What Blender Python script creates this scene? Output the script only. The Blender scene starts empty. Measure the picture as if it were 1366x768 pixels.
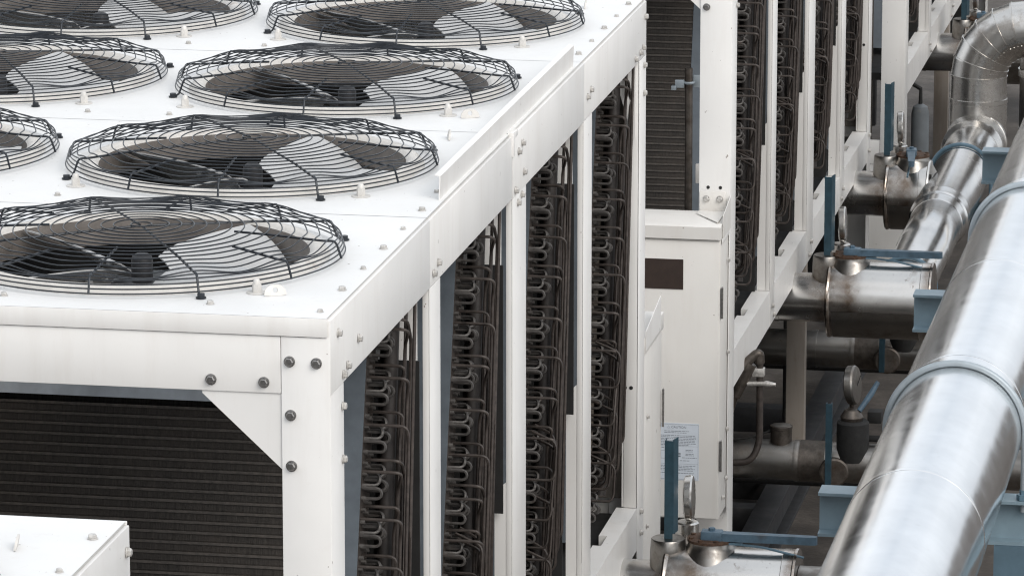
import bpy, bmesh, math, random
from mathutils import Vector, Matrix
random.seed(7)
PI = math.pi
R = math.radians
scene = bpy.context.scene
C = scene.collection

# ------------------------------------------------------------------ materials
def new_mat(name):
    m = bpy.data.materials.new(name); m.use_nodes = True
    nt = m.node_tree; nt.nodes.clear()
    out = nt.nodes.new('ShaderNodeOutputMaterial')
    b = nt.nodes.new('ShaderNodeBsdfPrincipled')
    nt.links.new(b.outputs[0], out.inputs[0])
    return m, nt, b

def noise(nt, scale, detail=4, rough=.55, stretch=(1, 1, 1)):
    tc = nt.nodes.new('ShaderNodeNewGeometry')
    mp = nt.nodes.new('ShaderNodeMapping'); mp.inputs['Scale'].default_value = stretch
    n = nt.nodes.new('ShaderNodeTexNoise')
    n.inputs['Scale'].default_value = scale; n.inputs['Detail'].default_value = detail
    n.inputs['Roughness'].default_value = rough
    nt.links.new(tc.outputs['Position'], mp.inputs[0]); nt.links.new(mp.outputs[0], n.inputs['Vector'])
    return n.outputs[0]

def ramp(nt, fac, stops):
    r = nt.nodes.new('ShaderNodeValToRGB')
    el = r.color_ramp.elements
    while len(el) > 1: el.remove(el[-1])
    el[0].position = stops[0][0]; el[0].color = (*stops[0][1], 1)
    for p, c in stops[1:]:
        e = el.new(p); e.color = (*c, 1)
    nt.links.new(fac, r.inputs[0])
    return r.outputs[0]

def mix(nt, fac, a, b, mode='MIX'):
    m = nt.nodes.new('ShaderNodeMix'); m.data_type = 'RGBA'; m.blend_type = mode
    for sock, v in ((m.inputs[0], fac), (m.inputs[6], a), (m.inputs[7], b)):
        if hasattr(v, 'node'): nt.links.new(v, sock)
        elif isinstance(v, (int, float)): sock.default_value = v
        else: sock.default_value = (*v, 1)
    return m.outputs[2]

def mrange(nt, fac, lo, hi):
    m = nt.nodes.new('ShaderNodeMapRange')
    m.inputs[3].default_value = lo; m.inputs[4].default_value = hi
    nt.links.new(fac, m.inputs[0]); return m.outputs[0]

def bump(nt, b, h, strength, dist=.01):
    n = nt.nodes.new('ShaderNodeBump'); n.inputs['Strength'].default_value = strength
    n.inputs['Distance'].default_value = dist
    nt.links.new(h, n.inputs['Height']); nt.links.new(n.outputs[0], b.inputs['Normal'])

def painted(name, col, dirt, amount=.5, rough=.42, streak=True, spots=True):
    m, nt, b = new_mat(name)
    c = ramp(nt, noise(nt, 3.5, 5), [(.3, tuple(x * .93 for x in col)), (.65, col)])
    if streak:
        s = ramp(nt, noise(nt, 7, 6, .65, (1.6, 1.6, .22)), [(.5, (0, 0, 0)), (.76, (amount,) * 3)])
        c = mix(nt, s, c, dirt)
    g = ramp(nt, noise(nt, 28, 5, .7), [(.56, (0, 0, 0)), (.8, (amount * .5,) * 3)])
    c = mix(nt, g, c, dirt)
    if spots:
        s2 = ramp(nt, noise(nt, 48, 3, .55, (1, 1, .6)), [(.725, (0, 0, 0)), (.745, (.75,) * 3)])
        c = mix(nt, s2, c, (.13, .085, .06))
    nt.links.new(c, b.inputs['Base Color'])
    rr = mrange(nt, noise(nt, 12, 4), rough - .1, rough + .15)
    nt.links.new(rr, b.inputs['Roughness'])
    bump(nt, b, noise(nt, 4, 2), .05, .02)
    return m

def plain(name, col, rough=.5, metal=0, var=.25, scale=25, stain=None, stain_lo=.5, bumpy=0):
    m, nt, b = new_mat(name)
    c = ramp(nt, noise(nt, scale, 5, .65), [(.3, tuple(x * (1 - var) for x in col)), (.7, tuple(min(1, x * (1 + var)) for x in col))])
    if stain:
        f = ramp(nt, noise(nt, 9, 6, .68), [(stain_lo, (0, 0, 0)), (stain_lo + .18, (.85,) * 3)])
        c = mix(nt, f, c, stain)
    nt.links.new(c, b.inputs['Base Color'])
    b.inputs['Metallic'].default_value = metal
    rr = mrange(nt, noise(nt, scale * .7, 4), max(.02, rough - .12), rough + .12)
    nt.links.new(rr, b.inputs['Roughness'])
    if bumpy: bump(nt, b, noise(nt, 60, 4), bumpy, .004)
    return m

def metal_sheet(name, col, rough, stain, stain_lo, wob, wobstr, stretch=(1, 1, 1)):
    m, nt, b = new_mat(name)
    c = ramp(nt, noise(nt, 5, 4), [(.3, tuple(x * .88 for x in col)), (.7, col)])
    f = ramp(nt, noise(nt, 6, 7, .7), [(stain_lo, (0, 0, 0)), (stain_lo + .2, (.8,) * 3)])
    c = mix(nt, f, c, stain)
    sp = ramp(nt, noise(nt, 45, 4, .6), [(.64, (0, 0, 0)), (.74, (.55,) * 3)])
    c = mix(nt, sp, c, stain)
    nt.links.new(c, b.inputs['Base Color'])
    b.inputs['Metallic'].default_value = 1
    rr = nt.nodes.new('ShaderNodeMath'); rr.operation = 'ADD'
    nt.links.new(mrange(nt, noise(nt, 10, 5), rough - .07, rough + .1), rr.inputs[0])
    r2 = ramp(nt, noise(nt, 6, 7, .7), [(stain_lo, (0, 0, 0)), (stain_lo + .2, (.25,) * 3)])
    nt.links.new(r2, rr.inputs[1]); nt.links.new(rr.outputs[0], b.inputs['Roughness'])
    bump(nt, b, noise(nt, wob, 3, .5, stretch), wobstr, .02)
    return m

M = {}
M['white'] = painted('white_enamel', (.80, .785, .76), (.52, .46, .40), .21)
M['dark_enamel'] = painted('brown_enamel', (.33, .29, .25), (.16, .12, .09), .6)  # darker brown enamel for the legs below the rail
M['roof'] = painted('white_roof_enamel', (.76, .755, .74), (.46, .40, .33), .34, .5, False)
M['cab'] = painted('cabinet_enamel', (.73, .71, .675), (.5, .43, .36), .2, .45)
M['casing'] = plain('grey_blue_casing', (.125, .145, .165), .42, .3, .15, 14)
M['casing_top'] = plain('grey_blue_top_casing', (.47, .51, .55), .4, 0, .15, 14)
# finned coil
m, nt, b = new_mat('dark_fins')
st = noise(nt, 60, 3, .6, (4, 1, .18))
c = ramp(nt, st, [(.3, (.018, .0155, .0135)), (.7, (.044, .038, .033))])
c = mix(nt, ramp(nt, noise(nt, 5, 5), [(.45, (0, 0, 0)), (.7, (.5,) * 3)]), c, (.055, .044, .036))
nt.links.new(c, b.inputs['Base Color']); b.inputs['Roughness'].default_value = .6
b.inputs['Specular IOR Level'].default_value = .3
bump(nt, b, noise(nt, 130, 2, .5, (5, 1, .3)), .5, .004)
M['fins'] = m
M['fin_edge'] = plain('fin_ridge', (.060, .051, .043), .55, 0, .45, 70)
M['bend'] = plain('dusty_tube', (.088, .081, .076), .5, .2, .4, 45, (.05, .036, .028), .55)
M['copper'] = plain('aged_copper_tube', (.060, .049, .043), .5, .3, .45, 40, (.055, .045, .040), .52)
M['headerpipe'] = plain('grimy_suction_header', (.032, .027, .025), .6, .1, .4, 30)
M['sheet'] = plain('tube_sheet', (.05, .04, .034), .6, .2, .5, 55, (.16, .075, .04), .66)
M['dark'] = plain('dark_steel', (.012, .0115, .011), .7, 0, .3)
M['wire'] = plain('guard_wire', (.022, .026, .032), .38, .3, .35, 60)
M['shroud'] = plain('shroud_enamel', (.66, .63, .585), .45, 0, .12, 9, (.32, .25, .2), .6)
M['shroud_in'] = plain('shroud_inner_shade', (.15, .132, .118), .55, 0, .3, 14, (.12, .09, .07), .6)  # brown base paints in the inner wall's shade, with random stains
M['blade'] = plain('fan_blade', (.50, .50, .495), .42, 0, .1, 6, (.34, .29, .25), .66)
M['motor'] = plain('motor_black', (.018, .018, .02), .5, 0, .3)
M['bolt'] = plain('zinc_bolt', (.56, .54, .51), .4, .5, .3, 80)
M['boltdark'] = plain('weathered_steel_bolt', (.30, .29, .28), .34, .9, .3, 80)
M['lug'] = plain('pale_lug', (.6, .58, .55), .5, .1, .12, 20)
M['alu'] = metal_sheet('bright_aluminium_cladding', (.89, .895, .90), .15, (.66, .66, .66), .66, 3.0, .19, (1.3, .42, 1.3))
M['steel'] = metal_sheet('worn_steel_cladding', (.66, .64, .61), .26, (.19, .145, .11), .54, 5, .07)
def joint_steel(name, col, centres):
    m = metal_sheet(name, col, .21, (.19, .145, .11), .56, 5, .07)
    nt = m.node_tree; b = [n for n in nt.nodes if n.type == 'BSDF_PRINCIPLED'][0]
    src = b.inputs['Base Color'].links[0].from_socket
    tc = nt.nodes.new('ShaderNodeTexCoord'); sx = nt.nodes.new('ShaderNodeSeparateXYZ'); nt.links.new(tc.outputs['Object'], sx.inputs[0])
    for c0, wdt in centres:
        d = nt.nodes.new('ShaderNodeMath'); d.operation = 'SUBTRACT'; d.inputs[1].default_value = c0; nt.links.new(sx.outputs[0], d.inputs[0])
        a = nt.nodes.new('ShaderNodeMath'); a.operation = 'ABSOLUTE'; nt.links.new(d.outputs[0], a.inputs[0])
        r_ = nt.nodes.new('ShaderNodeMapRange'); r_.inputs[2].default_value = wdt; r_.inputs[3].default_value = .95; r_.inputs[4].default_value = 0; r_.interpolation_type = 'SMOOTHSTEP'
        nt.links.new(a.outputs[0], r_.inputs[0])
        k = nt.nodes.new('ShaderNodeMath'); k.operation = 'MULTIPLY'; nt.links.new(r_.outputs[0], k.inputs[0])
        nt.links.new(ramp(nt, noise(nt, 14, 5, .7), [(.32, (.25,) * 3), (.62, (1,) * 3)]), k.inputs[1])
        src = mix(nt, k.outputs[0], src, (.20, .145, .105))
    nt.links.new(src, b.inputs['Base Color'])
    return m
M['joint'] = joint_steel('heat_stained_cladding', (.70, .68, .65), [(0., .13), (.11, .07), (.46, .05)])
M['steelpol'] = metal_sheet('polished_header_cladding', (.68, .675, .665), .21, (.30, .25, .21), .60, 4, .14, (1.2, .4, 1.2))
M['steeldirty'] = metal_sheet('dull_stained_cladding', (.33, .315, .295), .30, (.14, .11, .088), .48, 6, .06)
M['stain'] = plain('brown_stained_steel', (.12, .104, .09), .42, .75, .4, 30, (.06, .04, .028), .5)
M['rust'] = plain('rusty_flange', (.085, .048, .030), .75, .2, .5, 70, None, .5, .6)
M['teal'] = plain('teal_handle_paint', (.026, .062, .085), .45, 0, .25, 30, (.05, .04, .035), .62)
M['blue'] = plain('faded_blue_lever_paint', (.080, .135, .185), .45, 0, .3, 22, (.07, .05, .04), .6)
M['beam'] = plain('pale_blue_beam_paint', (.205, .285, .335), .4, 0, .1, 12, (.2, .22, .22), .68)
M['column'] = plain('shaded_column_paint', (.095, .155, .20), .42, 0, .15, 12, (.1, .09, .08), .62)  # beam paint darkened, shade below the pipe put into the colour
M['clamp'] = plain('pale_blue_clamp_paint', (.34, .385, .415), .35, .2, .12, 20, (.25, .25, .25), .66)
M['clampd'] = plain('blue_clamp_paint', (.12, .20, .26), .38, .1, .2, 20)
M['chan'] = plain('grey_handle_inner', (.42, .43, .45), .5, .2, .2, 35, (.15, .12, .1), .55)
M['plaque'] = plain('brown_plaque', (.035, .022, .017), .5, 0, .2)
M['paper'] = plain('label_paper', (.60, .645, .70), .5, 0, .05)
M['ink'] = plain('label_ink', (.16, .18, .21), .6, 0, .1)
M['dial'] = plain('dial_face', (.34, .33, .31), .35, 0, .15, 30)
M['glass'] = plain('dial_lens', (.55, .56, .57), .15, .6, .15, 15)
M['insul'] = plain('black_insulation', (.015, .0145, .014), .75, 0, .4, 40, None, .5, .3)
M['rail'] = plain('grey_steel_rail', (.028, .028, .03), .6, .2, .3, 18, (.05, .04, .034), .55)
M['tank'] = plain('grey_tank_paint', (.15, .165, .175), .45, 0, .15, 10, (.3, .23, .17), .62)
M['interior'] = plain('shaded_inner_panel', (.22, .195, .17), .6, 0, .2, 10)  # white panel coloured brown to hold its shade
# concrete
m, nt, b = new_mat('stained_concrete')
c = ramp(nt, noise(nt, 2.2, 8, .7), [(.32, (.035, .029, .024)), (.5, (.075, .063, .053)), (.68, (.15, .128, .11))])
c = mix(nt, ramp(nt, noise(nt, 30, 6, .7), [(.5, (0, 0, 0)), (.75, (.6,) * 3)]), c, (.055, .045, .038))
nt.links.new(c, b.inputs['Base Color']); b.inputs['Roughness'].default_value = .85
bump(nt, b, noise(nt, 40, 6), .3, .01)
M['concrete'] = m

# ------------------------------------------------------------------ mesh builder
class MB:
    def __init__(s): s.v = []; s.f = []; s.mi = []; s.cur = 0
    def add(s, vs, fs):
        o = len(s.v); s.v += [tuple(v) for v in vs]
        s.f += [tuple(i + o for i in f) for f in fs]; s.mi += [s.cur] * len(fs); return s
    def box(s, x0, x1, y0, y1, z0, z1, bev=0):
        bm = bmesh.new(); bmesh.ops.create_cube(bm, size=1)
        for v in bm.verts:
            v.co = ((x0 + x1) / 2 + v.co.x * (x1 - x0), (y0 + y1) / 2 + v.co.y * (y1 - y0), (z0 + z1) / 2 + v.co.z * (z1 - z0))
        if bev: bmesh.ops.bevel(bm, geom=bm.edges[:], offset=bev, segments=2, affect='EDGES', profile=.5)
        bm.verts.index_update()
        s.add([v.co[:] for v in bm.verts], [[v.index for v in f.verts] for f in bm.faces]); bm.free(); return s
    def prism(s, poly, axis, a, b):
        """polygon in the two other axes, extruded along axis from a to b"""
        n = len(poly)
        def P(p, t):
            return {'x': (t, p[0], p[1]), 'y': (p[0], t, p[1]), 'z': (p[0], p[1], t)}[axis]
        vs = [P(p, a) for p in poly] + [P(p, b) for p in poly]
        fs = [[(i + 1) % n, i, i + n, (i + 1) % n + n] for i in range(n)] + [list(range(n)), list(range(2 * n - 1, n - 1, -1))]
        return s.add(vs, fs)
    def tube(s, path, r, n=8, closed=False, cap=True):
        P = [Vector(p) for p in path]; k = len(P)
        rad = r if isinstance(r, (list, tuple)) else [r] * k
        T = []
        for i in range(k):
            if closed: t = P[(i + 1) % k] - P[i - 1]
            else: t = P[min(i + 1, k - 1)] - P[max(i - 1, 0)]
            T.append(t.normalized() if t.length > 1e-9 else Vector((0, 0, 1)))
        u = T[0].orthogonal().normalized(); vs = []
        for i in range(k):
            u = (u - T[i] * u.dot(T[i]))
            u = u.normalized() if u.length > 1e-6 else T[i].orthogonal().normalized()
            w = T[i].cross(u)
            for j in range(n):
                a = 2 * PI * j / n
                vs.append(P[i] + (u * math.cos(a) + w * math.sin(a)) * rad[i])
        fs = []
        for i in range(k if closed else k - 1):
            i2 = (i + 1) % k
            for j in range(n):
                j2 = (j + 1) % n
                fs.append([i * n + j, i * n + j2, i2 * n + j2, i2 * n + j])
        if cap and not closed:
            fs += [list(range(n - 1, -1, -1)), [(k - 1) * n + j for j in range(n)]]
        return s.add(vs, fs)
    def lathe(s, prof, origin, axis=(0, 0, 1), n=48, a0=0, a1=2 * PI, cap=True):
        """prof: list of (radius, height along axis)"""
        ax = Vector(axis).normalized(); o = Vector(origin)
        u = Vector((1, 0, 0)) if abs(ax.x) < .9 else Vector((0, 0, 1))
        u = (u - ax * u.dot(ax)).normalized(); w = ax.cross(u)
        full = abs(a1 - a0 - 2 * PI) < 1e-6; m_ = n if full else n + 1
        vs = []
        for (r, h) in prof:
            for j in range(m_):
                a = a0 + (a1 - a0) * j / n
                vs.append(o + ax * h + (u * math.cos(a) + w * math.sin(a)) * r)
        fs = []
        for i in range(len(prof) - 1):
            for j in range(n):
                j2 = (j + 1) % m_
                fs.append([i * m_ + j, i * m_ + j2, (i + 1) * m_ + j2, (i + 1) * m_ + j])
        if cap and full:
            if prof[0][0] > 1e-5: fs.append(list(range(n - 1, -1, -1)))
            if prof[-1][0] > 1e-5: fs.append([(len(prof) - 1) * n + j for j in range(n)])
        return s.add(vs, fs)
    def mesh(s, name, mats, sharp=32):
        me = bpy.data.meshes.new(name); me.from_pydata(s.v, [], s.f)
        for mt in (mats if isinstance(mats, (list, tuple)) else [mats]): me.materials.append(mt)
        me.polygons.foreach_set('material_index', s.mi)
        me.polygons.foreach_set('use_smooth', [True] * len(me.polygons))
        bm = bmesh.new(); bm.from_mesh(me); bmesh.ops.recalc_face_normals(bm, faces=bm.faces[:]); bm.to_mesh(me); bm.free()
        me.set_sharp_from_angle(angle=R(sharp)); me.update()
        return me

def obj(name, me, parent=None, loc=(0, 0, 0), rot=(0, 0, 0), mats=None, sharp=32):
    if isinstance(me, MB): me = me.mesh(name, mats, sharp)
    o = bpy.data.objects.new(name, me); C.objects.link(o)
    o.location = loc; o.rotation_euler = rot
    if parent: o.parent = parent
    return o

def tag(o, label, cat, group=None):
    o['label'] = label; o['category'] = cat
    if group: o['group'] = group
    return o

def thing(name, label, cat, loc, group=None):
    o = bpy.data.objects.new(name, None); C.objects.link(o); o.location = loc
    o.empty_display_size = .2
    return tag(o, label, cat, group)

def copy_tree(o, parent=None, skip=()):
    c = o.copy(); C.objects.link(c)
    if parent: c.parent = parent
    for ch in list(o.children):
        if ch.name.split('.')[0] in skip: continue
        copy_tree(ch, c, skip)
    return c

GZ = -.68           # ground
BZ = -.47           # underside of the chillers' feet

# ------------------------------------------------------------------ setting
gb = MB(); gb.add([(-90, -60, GZ), (90, -60, GZ), (90, 160, GZ), (-90, 160, GZ)], [[0, 1, 2, 3]])
fl = obj('ground', gb, mats=M['concrete']); fl['kind'] = 'structure'

# ------------------------------------------------------------------ one chiller, in its own coordinates (x<=0, y 0..5.2)
BAY = 1.285; LEN = 5.2; WID = 2.48; TOP = 2.4
off = -BZ
ch = thing('rooftop_chiller', 'long white air-cooled chiller nearest the camera, its wire guarded roof fans in full view', 'chiller',
           (0, 0, BZ), 'white chillers standing in one row')
def P(name, mb, mats, loc=(0, 0, 0), rot=(0, 0, 0), par=None, sharp=32):
    return obj(name, mb, ch if par is None else par, (loc[0], loc[1], loc[2] + (off if par is None else 0)), rot, mats, sharp)

posts = [(0, .16), (1.285, 1.437), (2.57, 2.80), (3.87, 4.035), (5.05, 5.2)]
FX = (-.66, -1.81); FY = (.66, 1.945, 3.25, 4.52)
HOLE = .475

# roof panels, one per bay, each with two round openings
def roof_panel(y0, y1, cy):
    mb = MB(); n = 64
    xs = [(-WID, (FX[0] + FX[1]) / 2), ((FX[0] + FX[1]) / 2, -.008)]
    z = TOP
    for cx, (x0, x1) in zip((FX[1], FX[0]), xs):
        inner = []; outer = []
        for j in range(n):
            a = 2 * PI * (j + .5) / n; dx, dy = math.cos(a), math.sin(a)
            t = min(((x1 - cx) / dx) if dx > 0 else ((x0 - cx) / dx), ((y1 - cy) / dy) if dy > 0 else ((y0 - cy) / dy))
            inner.append((cx + HOLE * dx, cy + HOLE * dy, z)); outer.append([cx + t * dx, cy + t * dy, z])
        for X in (x0, x1):
            for Y in (y0, y1):
                k = min(range(n), key=lambda j: (outer[j][0] - X) ** 2 + (outer[j][1] - Y) ** 2); outer[k][0] = X; outer[k][1] = Y
        for dz in (0, -.004):
            vs = [(v[0], v[1], z + dz) for v in inner] + [(v[0], v[1], z + dz) for v in outer]
            mb.add(vs, [[j, (j + 1) % n, n + (j + 1) % n, n + j] for j in range(n)])
        vs = [(v[0], v[1], z) for v in inner] + [(v[0], v[1], z - .004) for v in inner]
        mb.add(vs, [[j, (j + 1) % n, n + (j + 1) % n, n + j] for j in range(n)])
    return mb
ys = [-.004] + [BAY * k for k in (1, 2, 3)] + [LEN + .004]
for k in range(4):
    P('roof_panel', roof_panel(ys[k] + .002, ys[k + 1] - .002, FY[k]), M['roof'])
for yy, s in ((0, -1), (LEN, 1)):          # folded front and rear lips of the roof sheet
    a, b_ = sorted((yy + s * .0045, yy + s * .0015))
    P('roof_lip', MB().box(-WID, -.006, a, b_, TOP - .049, TOP - .0005, .0008), M['white'])
# roof carrier below, dark
P('roof_joist', MB().box(-WID + .03, -.03, BAY - .03, BAY + .03, 2.33, 2.392), M['casing'])
P('roof_joist', MB().box(-WID + .03, -.03, 2 * BAY - .03, 2 * BAY + .03, 2.33, 2.392), M['casing'])
P('roof_joist', MB().box(-WID + .03, -.03, 3 * BAY - .03, 3 * BAY + .03, 2.33, 2.392), M['casing'])
# upstanding weather flap on the right roof edge
fp = MB(); fp.prism([(-.0225, 2.3995), (-.0195, 2.3995), (-.0165, 2.470), (-.034, 2.473), (-.034, 2.4705), (-.0205, 2.468)], 'y', 1.53, 3.77)
P('roof_flap', fp, M['white'])
# side beams with butt seams, both sides
for sx in (0, 1):
    x0, x1 = ((-.022, 0) if sx == 0 else (-WID, -WID + .022))
    for k in range(4):
        a = 0.001 if k == 0 else posts[k][0]; e = posts[k + 1][0] - .0025 if k < 3 else LEN - .001
        zt = TOP - .006 - .002 * (k % 2)
        P('side_beam', MB().box(x0 - .0008 * (k % 2), x1 + .0015 * ((k + 1) % 2) * (1 - sx), a + .0005, e, 2.2, zt, .0015), M['white'])
# seam brackets at the splice of the two frame halves
P('splice_bracket', MB().box(-.012, .006, 2.555, 2.572, 2.33, 2.405, .001).box(-.01, .005, 2.572, 2.63, 2.385, 2.403, .001), M['white'])
# front and rear beams
for yy, s in ((0, 1), (LEN, -1)):
    a, b_ = sorted((yy + s * .001, yy + s * .022))
    P('end_beam', MB().box(-WID + .1285, -.1285, a, b_, 2.2, TOP - .051, .0015), M['white'])
    P('end_beam', MB().box(-WID + .13, -.13, a, b_, .06, .19, .0015), M['white'])
# posts: folded angles; end posts have a broad end face
def end_post(xa, flip):
    pass
for i, (ya, yb) in enumerate(posts):
    for sx in (0, 1):
        zt = 2.1985
        mb = MB()
        sgn = -1 if sx == 0 else 1; xo = 0 if sx == 0 else -WID
        def bx(xi, xj, y0, y1, z0, z1, bev=.0015):
            p, q = sorted((xo + sgn * xi, xo + sgn * xj)); mb.box(p, q, y0, y1, z0, z1, bev)
        if i in (0, 4):
            # side face
            bx(0, .003, ya + .004, yb - .0005 if i == 0 else yb - .0005, BZ + .02, zt)
            # broad end face
            yf = (ya, ya + .003) if i == 0 else (yb - .003, yb)
            bx(.0, .127, yf[0], yf[1], BZ + .02, TOP - .051)
            if i == 4:
                bx(.004, .05, ya, ya + .003, .578, zt)      # inner return
            else:
                bx(.0, .02, yb - .003, yb, .578, zt)
            if i == 0: bx(.004, .022, ya + .0035, yb, 2.199, TOP - .012)
        else:
            bx(0, .003, ya + .0005, yb, .4195, zt)
            bx(.0035, .021, ya, ya + .003, .578, zt)
            bx(.0035, .021, yb - .003, yb, .578, zt)
            leg = MB(); p_, q_ = sorted((xo + sgn * .004, xo + sgn * .088))
            if i == 2: leg.box(p_, q_, ya + .02, ya + .09, BZ + .0185, .417, .0015); P('leg', leg, M['dark_enamel']) if i == 2 else None
        P('corner_post' if i in (0, 4) else 'side_post', mb, M['white'])
        # widened lower web with chamfered top
        zc = 1.31
        w = MB(); pl = [(xo + sgn * .0215, .579), (xo + sgn * .057, .579), (xo + sgn * .057, zc - .03), (xo + sgn * .0215, zc)]
        if i > 0: w.prism(pl, 'y', ya + (.0035 if i == 4 else .0005), ya + .0065); P('post_web', w, M['white'])
        # foot
        if i in (0, 2, 4): P('foot', MB().box(*sorted((xo + sgn * .005, xo + sgn * .12)), (ya + yb) / 2 - .06, (ya + yb) / 2 + .06, BZ, BZ + .018, .001), M['rail'])
# gussets on the end frames and a thin one inside the far bay
for yy, s in ((0, 1), (LEN, -1)):
    for sx in (0, 1):
        xo, sg = (0, -1) if sx == 0 else (-WID, 1)
        a, b_ = sorted((yy + s * .006, yy + s * .009))
        P('gusset', MB().prism([(xo + sg * .1275, 2.199), (xo + sg * .335, 2.199), (xo + sg * .335, 2.192), (xo + sg * .1275, 2.0)], 'y', a, b_), M['white'])
        P('gusset', MB().prism([(xo + sg * .1275, .058), (xo + sg * .26, .058), (xo + sg * .1275, -.07)], 'y', a, b_), M['white'])
P('gusset', MB().prism([(-.012, 2.197), (-.10, 2.197), (-.022, 1.93), (-.012, 1.93)], 'y', 5.035, 5.04), M['white'])
# bottom rails
for sx in (0, 1):
    for k in range(4):
        a = (.165 if k == 0 else posts[k][0] + .001); e = posts[k + 1][0] - .001
        y0n, y1n = a + (e - a) * .56, a + (e - a) * .67
        prof = [(-.001, a), (-.001, e), (-.075, e), (-.075, y1n), (-.045, y1n), (-.045, y0n), (-.075, y0n), (-.075, a)]
        if sx: prof = [(-WID - p[0], p[1]) for p in prof]
        P('bottom_rail', MB().prism(prof, 'z', .42, .577), M['white'])
# base pan and rear inner panel
P('base_pan', MB().box(-WID + .09, -.08, .12, LEN - .1, .50, .54), M['dark'])
for k in range(3):
    yb_ = BAY * (k + 1) - .031
    P('baffle_or_shade_sheet', MB().box(-.62, -.03, yb_ - .003, yb_ + .003, 2.0, 2.3), M['white'])
    P('baffle_or_shade_sheet', MB().box(-.62, -.024, yb_ - .003, yb_ + .003, 1.22, 1.998).box(-.62, -.061, yb_ - .003, yb_ + .003, .58, 1.22), M['dark'])  # dark sheets added to paint the bay's shade behind the bends
P('added_blocker', MB().box(-1.02, -1.0, .1, LEN - .1, BZ + .02, .498), M['dark'])  # added dark sheets under the unit, block skylight from the far side
P('added_blocker', MB().box(-WID + .1, -.12, LEN - .14, LEN - .12, BZ + .25, .498), M['dark'])
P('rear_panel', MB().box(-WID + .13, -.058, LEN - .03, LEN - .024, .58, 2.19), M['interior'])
P('partition', MB().box(-1.26, -1.24, .2, LEN - .1, .58, 2.2), M['dark'])

# coils: leaning finned block, casing, tube sheet, return bends, capillaries
SL = .25
def cy(z): return .69 + SL * (z - .6)
pit = .0318
def coil_block():
    mb = MB(); xs0, xs1 = -WID + .16, -.30
    z = .6; prof = []
    zs = []
    while z < 1.89:
        zs.append(z); z += .0277
    rows = []
    for z in zs:
        for dz, d, mi in ((0, 0, 0), (.0165, .0, 1), (.0185, -.006, 1), (.0255, -.006, 0)):
            rows.append((cy(z + dz) + d, z + dz, mi))
    vs = []; fs = []
    for (y, zz, mi) in rows: vs += [(xs0, y, zz), (xs1, y, zz)]
    for i in range(len(rows) - 1):
        mb.cur = rows[i][2]
        mb.add([vs[2 * i], vs[2 * i + 1], vs[2 * i + 3], vs[2 * i + 2]], [[0, 1, 2, 3]])
    mb.cur = 0
    zt = rows[-1][1]
    # back, and bottom closing
    mb.add([(xs0, cy(.6) + .12, .6), (xs1, cy(.6) + .12, .6), (xs1, cy(zt) + .12, zt), (xs0, cy(zt) + .12, zt)], [[0, 1, 2, 3]])
    mb.add([(xs0, cy(.6), .6), (xs1, cy(.6), .6), (xs1, cy(.6) + .12, .6), (xs0, cy(.6) + .12, .6)], [[0, 1, 2, 3]])
    return mb
fin_me = coil_block().mesh('fin_block', [M['fins'], M['fin_edge']], 20)
def slab(x0, x1, z0, z1, d0, d1):
    return MB().add([(x0, cy(z0) + d0, z0), (x1, cy(z0) + d0, z0), (x1, cy(z1) + d0, z1), (x0, cy(z1) + d0, z1),
                     (x0, cy(z0) + d1, z0), (x1, cy(z0) + d1, z0), (x1, cy(z1) + d1, z1), (x0, cy(z1) + d1, z1)],
                    [[0, 1, 2, 3], [7, 6, 5, 4], [0, 4, 5, 1], [1, 5, 6, 2], [2, 6, 7, 3], [3, 7, 4, 0]])
top_me = slab(-WID + .16, -.301, 1.918, 1.992, -.010, .10).mesh('coil_casing', [M['casing_top']])
shaded_me = slab(-WID + .16, -.301, 1.994, 2.20, -.008, .10).mesh('casing_shaded', [M['dark']])  # upper casing half coloured dark, paints shade below the fan openings
plate_me = slab(-.299, -.131, .58, 2.24, -.004, .0).mesh('end_plate', [M['casing']])
sheet_me = slab(-.136, -.131, .58, 2.3, .001, .125).mesh('tube_sheet', [M['sheet']])
XS = -.131
def arc_u(y, z, h, out, rr, yd=0.):
    """return bend from (z) to (z+h), sticking out by `out`"""
    pts = [(XS, y, z), (XS + out - h / 2, y, z)]
    for k in range(1, 6):
        a = -PI / 2 + PI * k / 6
        pts.append((XS + out - h / 2 + math.cos(a) * h / 2, y + yd * k / 6, z + h / 2 + math.sin(a) * h / 2))
    pts += [(XS + out - h / 2, y + yd, z + h), (XS, y + yd, z + h)]
    return pts
def bend_path(p, rad=.022, seg=4):
    """round the corners of a polyline"""
    p = [Vector(q) for q in p]; out = [p[0]]
    for i in range(1, len(p) - 1):
        a, b, c = p[i - 1], p[i], p[i + 1]
        d1 = (a - b); d2 = (c - b); r_ = min(rad, d1.length * .49, d2.length * .49)
        s, e = b + d1.normalized() * r_, b + d2.normalized() * r_
        for k in range(seg + 1):
            t = k / seg
            out.append(s * (1 - t) ** 2 + b * 2 * t * (1 - t) + e * t * t)
    out.append(p[-1]); return out
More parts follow.
